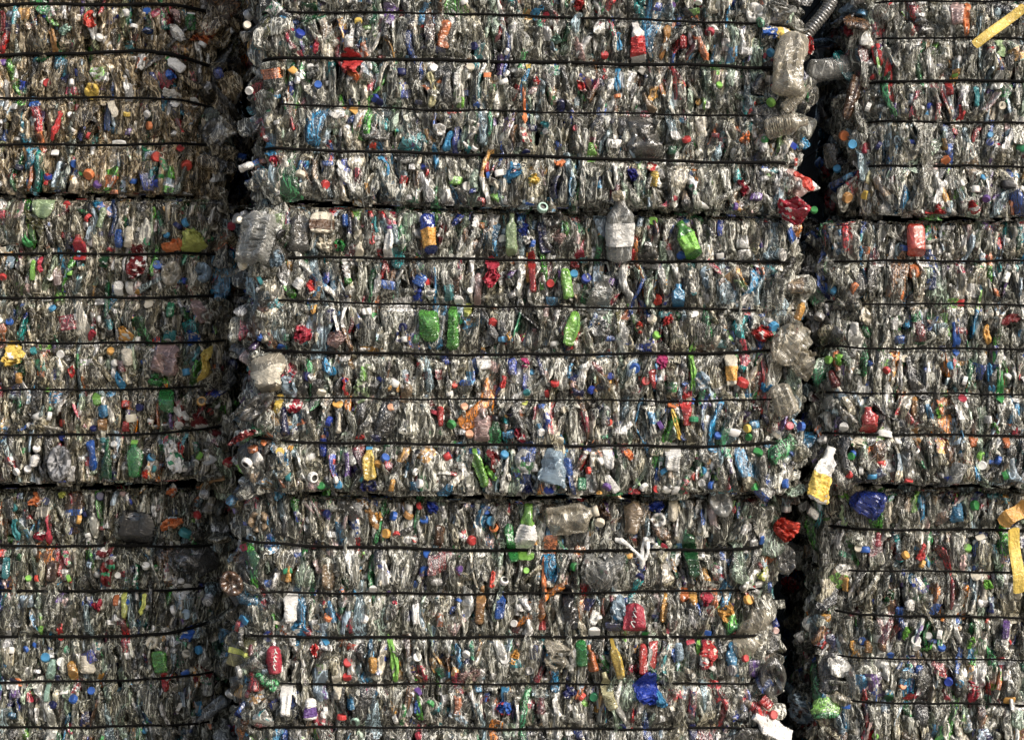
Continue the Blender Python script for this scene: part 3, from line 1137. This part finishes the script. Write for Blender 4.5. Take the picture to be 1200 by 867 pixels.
def build_bale(b):
    z0 = float(min(b.bot[1])); root = bpy.data.objects.new('plastic_bale', None); COL.objects.link(root)
    org = ((b.x0 + b.x1) / 2, b.y + DEPTH / 2, z0); root.location = org
    root.empty_display_size = .1
    root['label'] = BALE_LABEL[(b.row, b.col)]; root['category'] = 'bale'; root['group'] = 'strapped bales of crushed plastic bottles'
    O = np.array(org)
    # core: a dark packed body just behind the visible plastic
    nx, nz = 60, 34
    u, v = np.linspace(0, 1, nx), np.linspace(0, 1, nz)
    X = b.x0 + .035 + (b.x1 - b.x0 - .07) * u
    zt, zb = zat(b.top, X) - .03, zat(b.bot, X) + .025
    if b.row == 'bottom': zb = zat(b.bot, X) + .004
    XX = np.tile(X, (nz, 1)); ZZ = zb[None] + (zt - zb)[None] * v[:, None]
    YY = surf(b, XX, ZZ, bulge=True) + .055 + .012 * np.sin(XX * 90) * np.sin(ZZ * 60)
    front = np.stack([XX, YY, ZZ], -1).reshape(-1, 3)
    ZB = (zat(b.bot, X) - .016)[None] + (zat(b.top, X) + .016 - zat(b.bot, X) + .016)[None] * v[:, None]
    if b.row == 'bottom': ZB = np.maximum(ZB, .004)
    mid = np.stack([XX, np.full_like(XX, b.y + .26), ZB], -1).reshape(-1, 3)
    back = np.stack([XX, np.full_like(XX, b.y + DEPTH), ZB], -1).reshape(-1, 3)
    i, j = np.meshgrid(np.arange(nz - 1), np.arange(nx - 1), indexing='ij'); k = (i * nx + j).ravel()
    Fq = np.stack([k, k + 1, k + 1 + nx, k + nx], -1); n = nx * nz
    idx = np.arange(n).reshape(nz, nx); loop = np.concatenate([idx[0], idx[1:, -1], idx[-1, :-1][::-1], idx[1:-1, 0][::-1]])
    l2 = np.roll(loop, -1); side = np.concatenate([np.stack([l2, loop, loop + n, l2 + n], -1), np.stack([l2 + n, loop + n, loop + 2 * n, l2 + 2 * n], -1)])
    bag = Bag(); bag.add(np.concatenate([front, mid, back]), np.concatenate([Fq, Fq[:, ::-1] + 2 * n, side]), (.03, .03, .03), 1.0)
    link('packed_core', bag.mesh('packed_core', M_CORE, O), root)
    # straps
    for s, tk in zip(b.straps, b.thick):
        xs = np.linspace(b.x0 + .002, b.x1 - .002, 110)
        zs = zat(s, xs); zs = np.convolve(np.pad(zs, 6, 'edge'), np.ones(13) / 13, 'valid')
        zs = zs + .0015 * np.sin(xs * 17 + rng.uniform(0, 6)) + .0008 * np.sin(xs * 53)
        ys = surf(b, xs, zs, bulge=False) - .010
        pts = [(x, y, z) for x, y, z in zip(xs, ys, zs)]
        pts += [(b.x1 + .004, b.y + .16 + q, zs[-1]) for q in (0, .3, .9, 1.55)] + [(b.x1 - .03, b.y + DEPTH + .006, zs[-1]), (b.x0 + .03, b.y + DEPTH + .006, zs[0])] + [(b.x0 - .004, b.y + .16 + q, zs[0]) for q in (1.55, .9, .3, 0)]
        V, F = sweep(pts, tk / PXM / 2 * .95, 7, True)
        bag = Bag(); bag.add(V, F, (.01, .01, .01), 1.0, True); link('strap', bag.mesh('strap', M_STRAP, O), root)
    # bulk plastic: layers of flattened bottles standing on edge
    pieces = []
    W = b.x1 - b.x0
    for layer, (dep, dens) in enumerate([(.048, .9), (.032, .95), (.020, .8)]):
        px = .0175
        n = int(W / px)
        for c in range(n):
            z = zat(b.bot, b.x0 + c * px) - rng.uniform(0, .05)
            zt = zat(b.top, b.x0 + c * px)
            while z < zt:
                sl = rng.uniform(.5, 1.15); Lh = .21 * sl
                if rng.random() < dens:
                    x = b.x0 + .02 + (W - .04) * (c + rng.uniform(-.1, 1.1)) / n; zc = z + Lh / 2
                    e = min(x - b.x0, b.x1 - x); sd = -1 if x - b.x0 < b.x1 - x else 1
                    low = zc - zat(b.bot, x) < .06
                    a = rng.normal(0, .10) if rng.random() < .86 else rng.normal(0, .6)
                    if low: a += rng.normal(0, .25)
                    if e < .12: a += sd * rng.uniform(-.2, .9) * (1 - e / .12)
                    yaw = rng.normal(0, .4) if rng.random() < .85 else rng.uniform(-1.6, 1.6)
                    zc = min(max(zc, zat(b.bot, x) + .03), zt - .03)
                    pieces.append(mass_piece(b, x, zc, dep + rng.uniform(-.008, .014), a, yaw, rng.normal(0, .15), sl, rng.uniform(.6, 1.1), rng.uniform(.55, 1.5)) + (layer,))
                z += Lh * rng.uniform(.6, .85)
    # bottles squashed broadside on
    for k in range(int(W * 34)):
        x = rng.uniform(b.x0 + .04, b.x1 - .04); lo, hi = zat(b.bot, x), zat(b.top, x); z = rng.uniform(lo + .05, hi - .05)
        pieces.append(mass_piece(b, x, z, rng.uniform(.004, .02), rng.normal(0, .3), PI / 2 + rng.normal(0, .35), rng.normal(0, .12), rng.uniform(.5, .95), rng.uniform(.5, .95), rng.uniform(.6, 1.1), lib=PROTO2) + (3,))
    # rounded ends: bigger bottles standing out into the gap
    sides = {'left': [1], 'centre': [-1, 1], 'right': [-1]}[b.col]
    for sd in sides:
        xe = b.x1 if sd > 0 else b.x0
        for k in range({'left': 3, 'centre': 16, 'right': 4}[b.col]):
            z = rng.uniform(float(min(b.bot[1])) + .03, float(max(b.top[1])) - .03)
            x = xe - sd * rng.uniform(.02, .085)
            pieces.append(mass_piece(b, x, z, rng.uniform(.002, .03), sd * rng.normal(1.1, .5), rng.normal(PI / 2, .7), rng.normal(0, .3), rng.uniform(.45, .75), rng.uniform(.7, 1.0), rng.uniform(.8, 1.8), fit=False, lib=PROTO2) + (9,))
        for k in range(150):
            z = rng.uniform(float(min(b.bot[1])) + .03, float(max(b.top[1])) - .03); y = .06 + .75 * rng.random() ** 1.8
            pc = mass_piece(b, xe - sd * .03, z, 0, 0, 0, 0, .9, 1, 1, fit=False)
            V = pc[0]; c = V.mean(0); R = rot(0, rng.normal(PI / 2, .5), 0) @ rot(rng.normal(0, .5), 0, rng.normal(0, .5)); V = (V - c) @ R.T + np.array([xe - sd * (.030 + rng.uniform(-.02, .025)), b.y + y, z])
            pieces.append((V,) + pc[1:] + (8,))
    # loose closures pushed between the bottles
    caps = []
    for k in range(int(W * 52)):
        x = rng.uniform(b.x0 + .02, b.x1 - .02); lo, hi = zat(b.bot, x), zat(b.top, x)
        z = lo + .02 + rng.beta(.8, 1.2) * (hi - lo - .04)
        V, F = capmesh(rng.uniform(.009, .0145), rng)
        V = V @ rot(rng.normal(0, .8), rng.normal(0, .8), rng.normal(-.1, .9)).T
        y = surf(b, np.array([x]), np.array([z]))[0] - .010 + rng.uniform(0, .022)
        d = min(abs(z - zat(s, x)) for s in b.straps)
        if d < .022: y += .016
        caps.append((V + np.array([x, y, z]), F, PAL[CAPS[rng.integers(len(CAPS))]] * rng.uniform(.8, 1.05)))
    # the largest in view become parts of the bale, the rest one mass
    def front(p):
        P = p[0]; xm, zm = P[:, 0].mean(), P[:, 2].mean()
        vx = abs((xm) * 6 / (6 + b.y)) < 1.53
        return (p[5] == 3) * 2.5 + (p[5] == 2) * 2 + (p[5] == 9) * 1.2 + np.ptp(P[:, 0]) * np.ptp(P[:, 2]) * 60 - (0 if vx else 50) - (P[:, 1].mean() - b.y) * 8 - (p[5] == 8) * 9
    order = sorted(range(len(pieces)), key=lambda i: -front(pieces[i]))
    top = set(order[:90])
    mass = Bag()
    for i, p in enumerate(pieces):
        P, F, T, Op, tag = p[:5]
        if i in top:
            c = P.mean(0); m = tag == 2
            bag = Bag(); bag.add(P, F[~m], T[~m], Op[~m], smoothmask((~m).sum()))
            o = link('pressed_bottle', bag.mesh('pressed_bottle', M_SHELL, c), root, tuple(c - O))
            if m.any():
                used = np.unique(F[m]); mp = np.full(len(P), -1); mp[used] = np.arange(len(used))
                bag = Bag(); bag.add(P[used], mp[F[m]], T[m], Op[m], True); link('cap', bag.mesh('cap', M_SOLID, c), o)
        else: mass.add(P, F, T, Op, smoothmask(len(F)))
    vis = [i for i, c in enumerate(caps) if abs(c[0][:, 0].mean()) < 1.5][:60]
    for i, (V, F, c) in enumerate(caps):
        if i in vis:
            q = V.mean(0); bag = Bag(); bag.add(V, F, c, 1.0); link('loose_cap', bag.mesh('loose_cap', M_SOLID, q), root, tuple(q - O))
        else: mass.add(V, F, c, 1.0)
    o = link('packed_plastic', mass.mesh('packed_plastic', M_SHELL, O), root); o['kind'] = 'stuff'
for b in BALES: build_bale(b)

# ------------------------------------------------------------------ the things one can pick out of the bales
def bale_of(px, py):
    best, bd = None, 1e9
    for b in BALES:
        s = (b.y - CAM_Y) / (-CAM_Y) / PXM
        X, Z = at(px, py, b.y)
        dx = max(b.x0 - X, 0, X - b.x1); dz = max(zat(b.bot, X) - Z, 0, Z - zat(b.top, X))
        d = math.hypot(dx, dz)
        if d < bd: best, bd = b, d
    return best, bd
ORD = ['first', 'second', 'third', 'fourth', 'fifth', 'sixth']
def where(b, X, Z):
    zs = [zat(s, X) for s in b.straps]
    for i, z in enumerate(zs):
        if abs(Z - z) < .014: return ('across', i)
        if Z > z: return ('above', 0) if i == 0 else ('between', i)
    return ('below', len(zs) - 1)
NAMES = {'c': 'screw_cap', 'r': 'hollow_cap', 'b': 'plastic_bottle', 'B': 'plastic_bottle', 'f': 'crumpled_wrapper', 's': 'label_strip', 'd': 'moulded_base', 'j': 'plastic_jug', 'k': 'crushed_can',
         'y': 'packing_band', 'h': 'ribbed_hose', 'z': 'twisted_strip', 'n': 'folded_film'}
CATS = {'c': 'bottle cap', 'r': 'bottle cap', 'b': 'bottle', 'B': 'bottle', 'f': 'wrapper', 's': 'label strip', 'd': 'bottle base', 'j': 'jug', 'k': 'can', 'y': 'band', 'h': 'hose', 'z': 'plastic strip', 'n': 'film'}
GROUPS = {'c': 'bottle caps showing in the bales', 'r': 'bottle caps showing in the bales', 'b': 'flattened bottles showing in the bales', 'B': 'flattened bottles showing in the bales', 'f': 'crumpled wrappers pressed in the bales',
          's': 'label strips pressed in the bales', 'd': 'bottle bases facing out of the bales', 'k': 'crushed red cans', 'j': 'jugs pressed in the bales', 'y': 'yellow packing bands'}
items = []
k = ox = oy = 0
for ln in ITEMS.strip().splitlines():
    t = ln.split()
    if ln[0] == '@': ox, oy, k = float(t[0][1:]), float(t[1]), float(t[2]); continue
    x, y, l, w, a = map(float, t[:5]); kind, col = t[5], t[6]
    opt = dict(q.split('=') for q in t[7:] if '=' in q)
    items.append(dict(px=ox + x * k, py=oy + y * k, l=l * k / PXM, w=w * k / PXM, a=math.radians(a), kind=kind, col=col, over='o' in t[7:], proud='p' in t[7:], **opt))
kept = []
for it in items:      # the same thing listed from two overlapping looks is built once
    if any(abs(it['px'] - o['px']) < 8 and abs(it['py'] - o['py']) < 8 and CATS[it['kind']] == CATS[o['kind']] for o in kept): continue
    kept.append(it)
items = kept

def tinted(col, F, jitter=.12):
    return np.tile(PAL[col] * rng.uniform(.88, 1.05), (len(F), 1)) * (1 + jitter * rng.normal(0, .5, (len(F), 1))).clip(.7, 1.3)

def build(it):
    b, bd = bale_of(it['px'], it['py']); X, Z = at(it['px'], it['py'], b.y)
    it['bale'], it['X'], it['Z'] = b, X, Z
    kind, col, l, w, a = it['kind'], it['col'], it['l'], it['w'] or it['l'], it['a']
    ys = float(surf(b, np.array([min(max(X, b.x0 + .03), b.x1 - .03)]), np.array([Z]))[0])
    over = it['over']; parts = []
    R = rot(a, rng.normal(0, .18), rng.normal(0, .12))
    op = OPQ.get(col, .95 if col in ('white', 'cream') else .72 if kind in 'bB' else .9)
    if kind in 'bBj':
        T = max(.012, min(w * .26, .028)); ribs = rng.random() < .3; lab = it.get('lab'); cap = it.get('cap')
        crum = .8
        if kind == 'B': T = w * .42; crum = .34; ribs = False
        if w > .06 and kind == 'b': crum = 1.15
        if over and col in ('beige', 'clear') and kind == 'b': crum = .5; T = min(.035, w * .36)
        if it.get('soft'): crum = .3; T = w * .35
        if kind == 'j': T = w * .36; crum = .55
        neck = bool(cap) or lab == 'yellow' or (not it.get('soft') and l > .07 and w / l < .62 and rng.random() < .45)
        V, F, tag = bottle(l, w / 2, T, rng, ns=22, body=22, crumple=crum, neck=neck, cap=bool(cap), ribs=ribs, label=((.03, .5) if lab == 'yellow' else (.25, .58) if kind == 'B' else (.36, .52) if kind == 'j' else (.16, .62)) if lab else None)
        V = V[:, [1, 0, 2]] * np.array([1, -1, 1])
        down = rng.random() < .25 and not cap and not lab and kind == 'b'
        if down: V = V * np.array([1, 1, -1]); F = F[:, ::-1]
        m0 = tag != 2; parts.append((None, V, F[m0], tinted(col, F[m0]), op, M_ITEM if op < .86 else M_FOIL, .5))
        if lab:
            LT = tinted(lab, F[tag == 1], .3)
            if kind == 'B':   # rows of small faded print
                row = np.nonzero(tag == 1)[0] // 22; LT *= np.where((row % 3 == 0)[:, None] & (rng.random((len(row), 1)) < .6), .72, 1)
            parts.append(('label', V * np.array([1.06, 1.10, 1]) + np.array([0, -.0015, 0]), F[tag == 1], LT, .96, M_FOIL, .4))
        if (tag == 2).any(): parts.append(('cap', V, F[tag == 2], tinted(cap, F[tag == 2], .0), 1, M_SOLID, 1))
        proud = T * .55
    elif kind in 'cr':
        l *= .9; V, F = capmesh(l / 2, rng, hole=kind == 'r'); sq = (it['w'] / l) if it['w'] else 0
        if it['w'] and it['w'] < l * .75: R = rot(a, 0, 0) @ rot(0, 0, rng.choice([-1, 1]) * math.acos(max(.25, sq)))
        else: R = rot(rng.normal(0, .5), rng.normal(0, .62), rng.normal(-.1, .62))
        T = tinted(col, F, .0)
        if kind == 'r':
            ring = np.arange(len(F)) // 24 >= 5; T[ring] = PAL['smoky_grey' if col in ('white', 'mint', 'pale_blue') else 'cream'] * .6
        parts.append((None, V, F, T, 1, M_SOLID, 0)); proud = .008
    elif kind == 'f':
        V, F = lump(w, l, min(.045, .4 * min(w, l) + .008), rng, fan='fan' in it)
        T = tinted(col, F, .15)
        if rng.random() < .65 and col not in ('clear', 'beige', 'smoky_grey'):   # printed patches
            c2 = PAL['white'] if rng.random() < .6 else PAL[LABELS[rng.integers(len(LABELS))]]
            C = V[F].mean(1); m = noise(C, 120, 4) > .7; T[m] = c2
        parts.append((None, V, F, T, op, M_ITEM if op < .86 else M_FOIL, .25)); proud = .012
    elif kind == 's':
        V, F = strip(l, w, rng); parts.append((None, V, F, tinted(col, F, .2), .95, M_FOIL, .4)); proud = .012
    elif kind == 'd':
        V, F = base_disc(w / 2, l / 2, rng); T = tinted(col, F, .15)
        if col == 'silver': T *= np.where(rng.random((len(F), 1)) < .4, .35, 1.2)
        parts.append((None, V, F, T, max(op, .6), M_ITEM if op < .86 else M_FOIL, .6)); proud = .014
    elif kind == 'k':
        V, F, tag = bottle(l, w / 2, w * .3, rng, ns=22, body=20, crumple=.75, neck=False, cap=False, label=None)
        V = V[:, [1, 0, 2]] * np.array([1, -1, 1]); parts.append((None, V, F, tinted(col, F), 1, M_FOIL, .5)); proud = w * .18
        # white looping script down the side
        t = np.linspace(0, 1, 70); fq = rng.uniform(22, 30); pz = (t - .5) * l * .7 + l * .05 * np.cos(t * fq + 1); px = w * rng.uniform(.08, .13) * np.sin(t * fq) * (1 - .5 * np.abs(t - rng.uniform(.2, .8))) + w * .12 * (t - .5)
        q = np.array([V[((V[:, 0] - x) ** 2 + (V[:, 2] - z) ** 2 + (V[:, 1] > 0) * 1).argmin(), 1] for x, z in zip(px, pz)]); q = np.convolve(np.pad(q, 3, 'edge'), np.ones(7) / 7, 'valid')
        V2, F2 = sweep(np.stack([px, q - .003, pz], -1), l * .015 * (1 + .5 * np.sin(t * fq * .5)), 6); parts.append(('lettering', V2, F2, np.tile(PAL['white'], (len(F2), 1)), 1, M_SOLID, 1))
    elif kind == 'y':
        n = 16; z = np.linspace(-l / 2, l / 2, n); V, F = sweep(np.stack([w * .08 * np.sin(z / l * 5), .01 * np.sin(z / l * 7), z], -1), w / 2, 8)
        V[:, 1] = (V[:, 1] - .01 * np.sin(V[:, 2] / l * 7)) * .05 + .01 * np.sin(V[:, 2] / l * 7) + .005 * np.abs(np.abs(V[:, 0] / w * 2) - .5)
        parts.append((None, V, F, tinted(col, F, .1), 1, M_FOIL, 0)); proud = .03
    elif kind == 'h':
        n = 60; z = np.linspace(-l / 2, l / 2, n); rad = w / 2 * (1 + .09 * np.sin(z / l * 110)); V, F = sweep(np.stack([.02 * np.sin(z / l * 3), 0 * z, z], -1), rad, 14)
        parts.append((None, V, F, tinted(col, F, .1), .85, M_ITEM, .8)); proud = .0
    elif kind == 'z':
        R = np.eye(3); n = 60; t = np.linspace(0, 1, n)
        pts = np.array([(-.075, .0, .022), (-.05, -.012, .02), (-.02, -.02, -.005), (.005, -.028, -.03), (.018, -.03, -.046), (.03, -.034, -.03), (.034, -.03, .0), (.026, -.022, .03), (.02, -.01, .02), (.014, -.026, -.02), (.016, -.03, -.055), (.01, -.02, -.072)])
        tt = np.linspace(0, 1, len(pts)); pa = np.stack([np.interp(t, tt, pts[:, i]) for i in range(3)], -1)
        for i in range(3): pa[:, i] = np.convolve(np.pad(pa[:, i], 3, 'edge'), np.ones(7) / 7, 'valid')
        V, F = sweep(pa * .9, .0062 * (1 + .35 * np.sin(t * 23)), 9); V += rng.normal(0, .0009, V.shape)
        parts.append((None, V, F, tinted(col, F, .05), 1, M_FOIL, .4)); proud = .03
    elif kind == 'n':
        V, F = lump(w * .9, l, .035, rng, nu=40, nv=34); V[:, 0] *= (.3 + .9 * np.clip(V[:, 2] / l + .5, 0, 1)); V[:, 1] -= .008 * np.abs(((np.arctan2(V[:, 0], V[:, 2] + l * .6) * 7) % 2) - 1)
        V = V * np.array([1, 1, -1]); F = F[:, ::-1]
        T = tinted(col, F, .2); T[V[F].mean(1)[:, 0] > w * .33] = PAL['sky_blue']
        parts.append((None, V, F, T, .95, M_FOIL, .2)); proud = .02
    pos = np.array([X, ys - proud * .6 + ({'c': -.006, 'r': -.008}.get(kind, -.006 if b.col == 'left' else .003) - (.02 if it['proud'] else 0) if not over else -.032), Z])
    if bd > .03: pos[1] += min(.12, bd * 1.2)      # hangs in the gap, further back
    X2, Z2 = at(it['px'], it['py'], pos[1]); pos[0], pos[2] = X2, Z2
    root = None; it['scr'] = (it['px'], it['py'])
    Vw = parts[0][1] @ R.T + pos
    if not over and bd < .01:
        Vw = squeeze(b, Vw.copy(), .05 if it['proud'] else .03)
    for name, V, F, T, o_, mat, sm in parts:
        P = Vw if V is parts[0][1] else V @ R.T + pos
        if name in ('label', 'cap') and not over and bd < .01: P = squeeze(b, P.copy(), .053 if it['proud'] else .032)
        if name == 'lettering':
            P[:, 1] = np.minimum(P[:, 1], surf(b, P[:, 0], P[:, 2]) - .034) if not over else P[:, 1]
        used = np.unique(F); mp = np.full(len(P), -1); mp[used] = np.arange(len(used))
        bag = Bag(); bag.add(P[used], mp[F], T, o_, rng.random(len(F)) < sm)
        me = bag.mesh(NAMES[kind] if name is None else name, mat, pos)
        if name is None:
            root = link(NAMES[kind], me, None, tuple(pos)); it['obj'] = root
            root['category'] = CATS[kind]
            if kind in GROUPS: root['group'] = GROUPS[kind]
        else: link(name, me, root)
for it in items: build(it)

# ------------------------------------------------------------------ labels that single each thing out
FIXED = {'B': 'upright clear bottle with a white paper label bridging the seam of two centre bales', 'h': 'grey ribbed hose hanging into the dark gap beside the top centre bale',
         'z': 'twisted white plastic strip knotted over the first strap of the bottom centre bale', 'n': 'royal blue fan of folded film between third and fourth straps, bottom centre bale'}
def noun(it):
    k, c = it['kind'], it['col'].replace('_', ' '); sz = it['l']
    cap = ' with ' + it['cap'].replace('_', ' ') + ' cap' if it.get('cap') else ''; lab = ' with ' + it['lab'].replace('_', ' ') + ' label' if it.get('lab') and not cap and it['lab'] != it['col'] else ''
    tl = abs(math.degrees(it['a']))
    lean = 'lying ' if tl > 65 else 'tilted ' if tl > 24 else 'upright '
    if k == 'c': return f'{c} bottle cap'
    if k == 'r': return f'{c} cap with hollow centre'
    if k in 'bB': return f'{"large " if sz > .13 else ""}{lean}{c} bottle{cap}{lab}'
    if k == 'f': return f'{"large " if sz > .09 else ""}{c} crumpled wrapper'
    if k == 's': return f'{"long " if sz > .1 else "short "}{c} label strip'
    if k == 'd': return f'round {c} bottle base'
    if k == 'j': return f'big round {c} jug{lab}'
    if k == 'k': return f'crushed {c} can with script'
    if k == 'y': return f'loose {c} packing band'
    return c
def place(it):
    w, i = where(it['bale'], it['X'], it['Z'])
    hid = 1 if it['bale'].row == 'top' else 0     # the topmost strap of the upper bales is out of the photo
    last = len(it['bale'].straps) - 1
    i -= hid
    s = {'across': f'across {ORD[i]} strap', 'above': 'above first strap', 'between': 'above first strap' if i == 0 else f'under {ORD[i - 1]} strap', 'below': 'under lowest strap'}[w]
    return s, f'{it["bale"].name} bale'
def short(it):
    k, c = it['kind'], it['col'].replace('_', ' ')
    return c + ' ' + {'c': 'cap', 'r': 'cap', 'b': 'bottle', 'B': 'bottle', 'f': 'wrapper', 's': 'strip', 'd': 'base', 'j': 'jug', 'k': 'can', 'y': 'band', 'h': 'hose', 'z': 'strip', 'n': 'film'}[k]
SIDE = lambda dx, dy: ('left of' if dx < 0 else 'right of') if abs(dx) > abs(dy) else ('above' if dy < 0 else 'below')
def near(it, n):
    o = sorted((q for q in items if q is not it), key=lambda q: (q['px'] - it['px']) ** 2 + (q['py'] - it['py']) ** 2)[n]
    return f'{SIDE(it["px"] - o["px"], it["py"] - o["py"])} {short(o)}'
cands = []
for it in items:
    s, bn = place(it); nn = noun(it)
    if it['kind'] in FIXED: cands.append([FIXED[it['kind']]]); continue
    cands.append([c for c in [f'{nn} {s}, {bn}'] + [f'{nn} {near(it, n)}, {s}, {bn}' for n in range(9)] if len(c.split()) <= 16])
level = [0 if len(c) == 1 or it['kind'] in 'Bjkdy' or it['l'] > .12 else 1 for c, it in zip(cands, items)]
for _ in range(40):
    seen = {}
    for i in range(len(items)): seen.setdefault(cands[i][min(level[i], len(cands[i]) - 1)], []).append(i)
    dup = [v for v in seen.values() if len(v) > 1]
    if not dup: break
    for v in dup:
        for i in (v if level[v[0]] == 0 else v[1:]): level[i] = min(level[i] + 1, len(cands[i]) - 1)
for i, it in enumerate(items): it['obj']['label'] = cands[i][level[i]]

# ------------------------------------------------------------------ ground, light, camera
g = bpy.data.meshes.new('ground'); g.from_pydata([(-60, -60, 0), (60, -60, 0), (60, 60, 0), (-60, 60, 0)], [], [(0, 1, 2, 3)]); g.materials.append(M_GROUND)
go = link('ground', g); go['kind'] = 'structure'

SUN_EL, SUN_AZ = math.radians(32), math.radians(47)     # azimuth: to the right of the viewer's back
w = bpy.data.worlds.new('World'); scene.world = w; w.use_nodes = True
nt = w.node_tree; bg = nt.nodes['Background']; sky = nt.nodes.new('ShaderNodeTexSky'); sky.sky_type = 'NISHITA'; sky.sun_disc = False
sky.sun_elevation = SUN_EL; sky.sun_rotation = PI - SUN_AZ; sky.air_density = 1.0; sky.dust_density = 4.0
nt.links.new(sky.outputs[0], bg.inputs['Color']); bg.inputs['Strength'].default_value = SKY
sun = bpy.data.lights.new('sun', 'SUN'); sun.energy = SUN; sun.angle = math.radians(SUN_ANGLE); sun.color = (1.0, .965, .915)
so = bpy.data.objects.new('sun', sun); COL.objects.link(so)
from mathutils import Vector
d = Vector((math.sin(SUN_AZ) * math.cos(SUN_EL), -math.cos(SUN_AZ) * math.cos(SUN_EL), math.sin(SUN_EL)))
so.rotation_euler = d.to_track_quat('Z', 'Y').to_euler()
cam = bpy.data.cameras.new('camera'); co = bpy.data.objects.new('camera', cam); COL.objects.link(co)
co.location = (0, CAM_Y, CAM_Z); co.rotation_euler = (PI / 2, 0, 0)
cam.sensor_fit = 'HORIZONTAL'; cam.sensor_width = 36; cam.lens = 36 * 6.0 / 3.0; cam.clip_end = 500; cam.clip_start = .05
scene.camera = co
scene.view_settings.view_transform = 'Standard'; scene.view_settings.look = 'None'; scene.view_settings.gamma = 1; scene.view_settings.exposure = EXPOSURE
scene.cycles.max_bounces = 8; scene.cycles.diffuse_bounces = 3; scene.cycles.glossy_bounces = 3; scene.cycles.transparent_max_bounces = 14
scene.cycles.use_denoising = True; scene.cycles.use_adaptive_sampling = True; scene.cycles.caustics_reflective = False; scene.cycles.caustics_refractive = False
scene.cycles.sample_clamp_indirect = 6
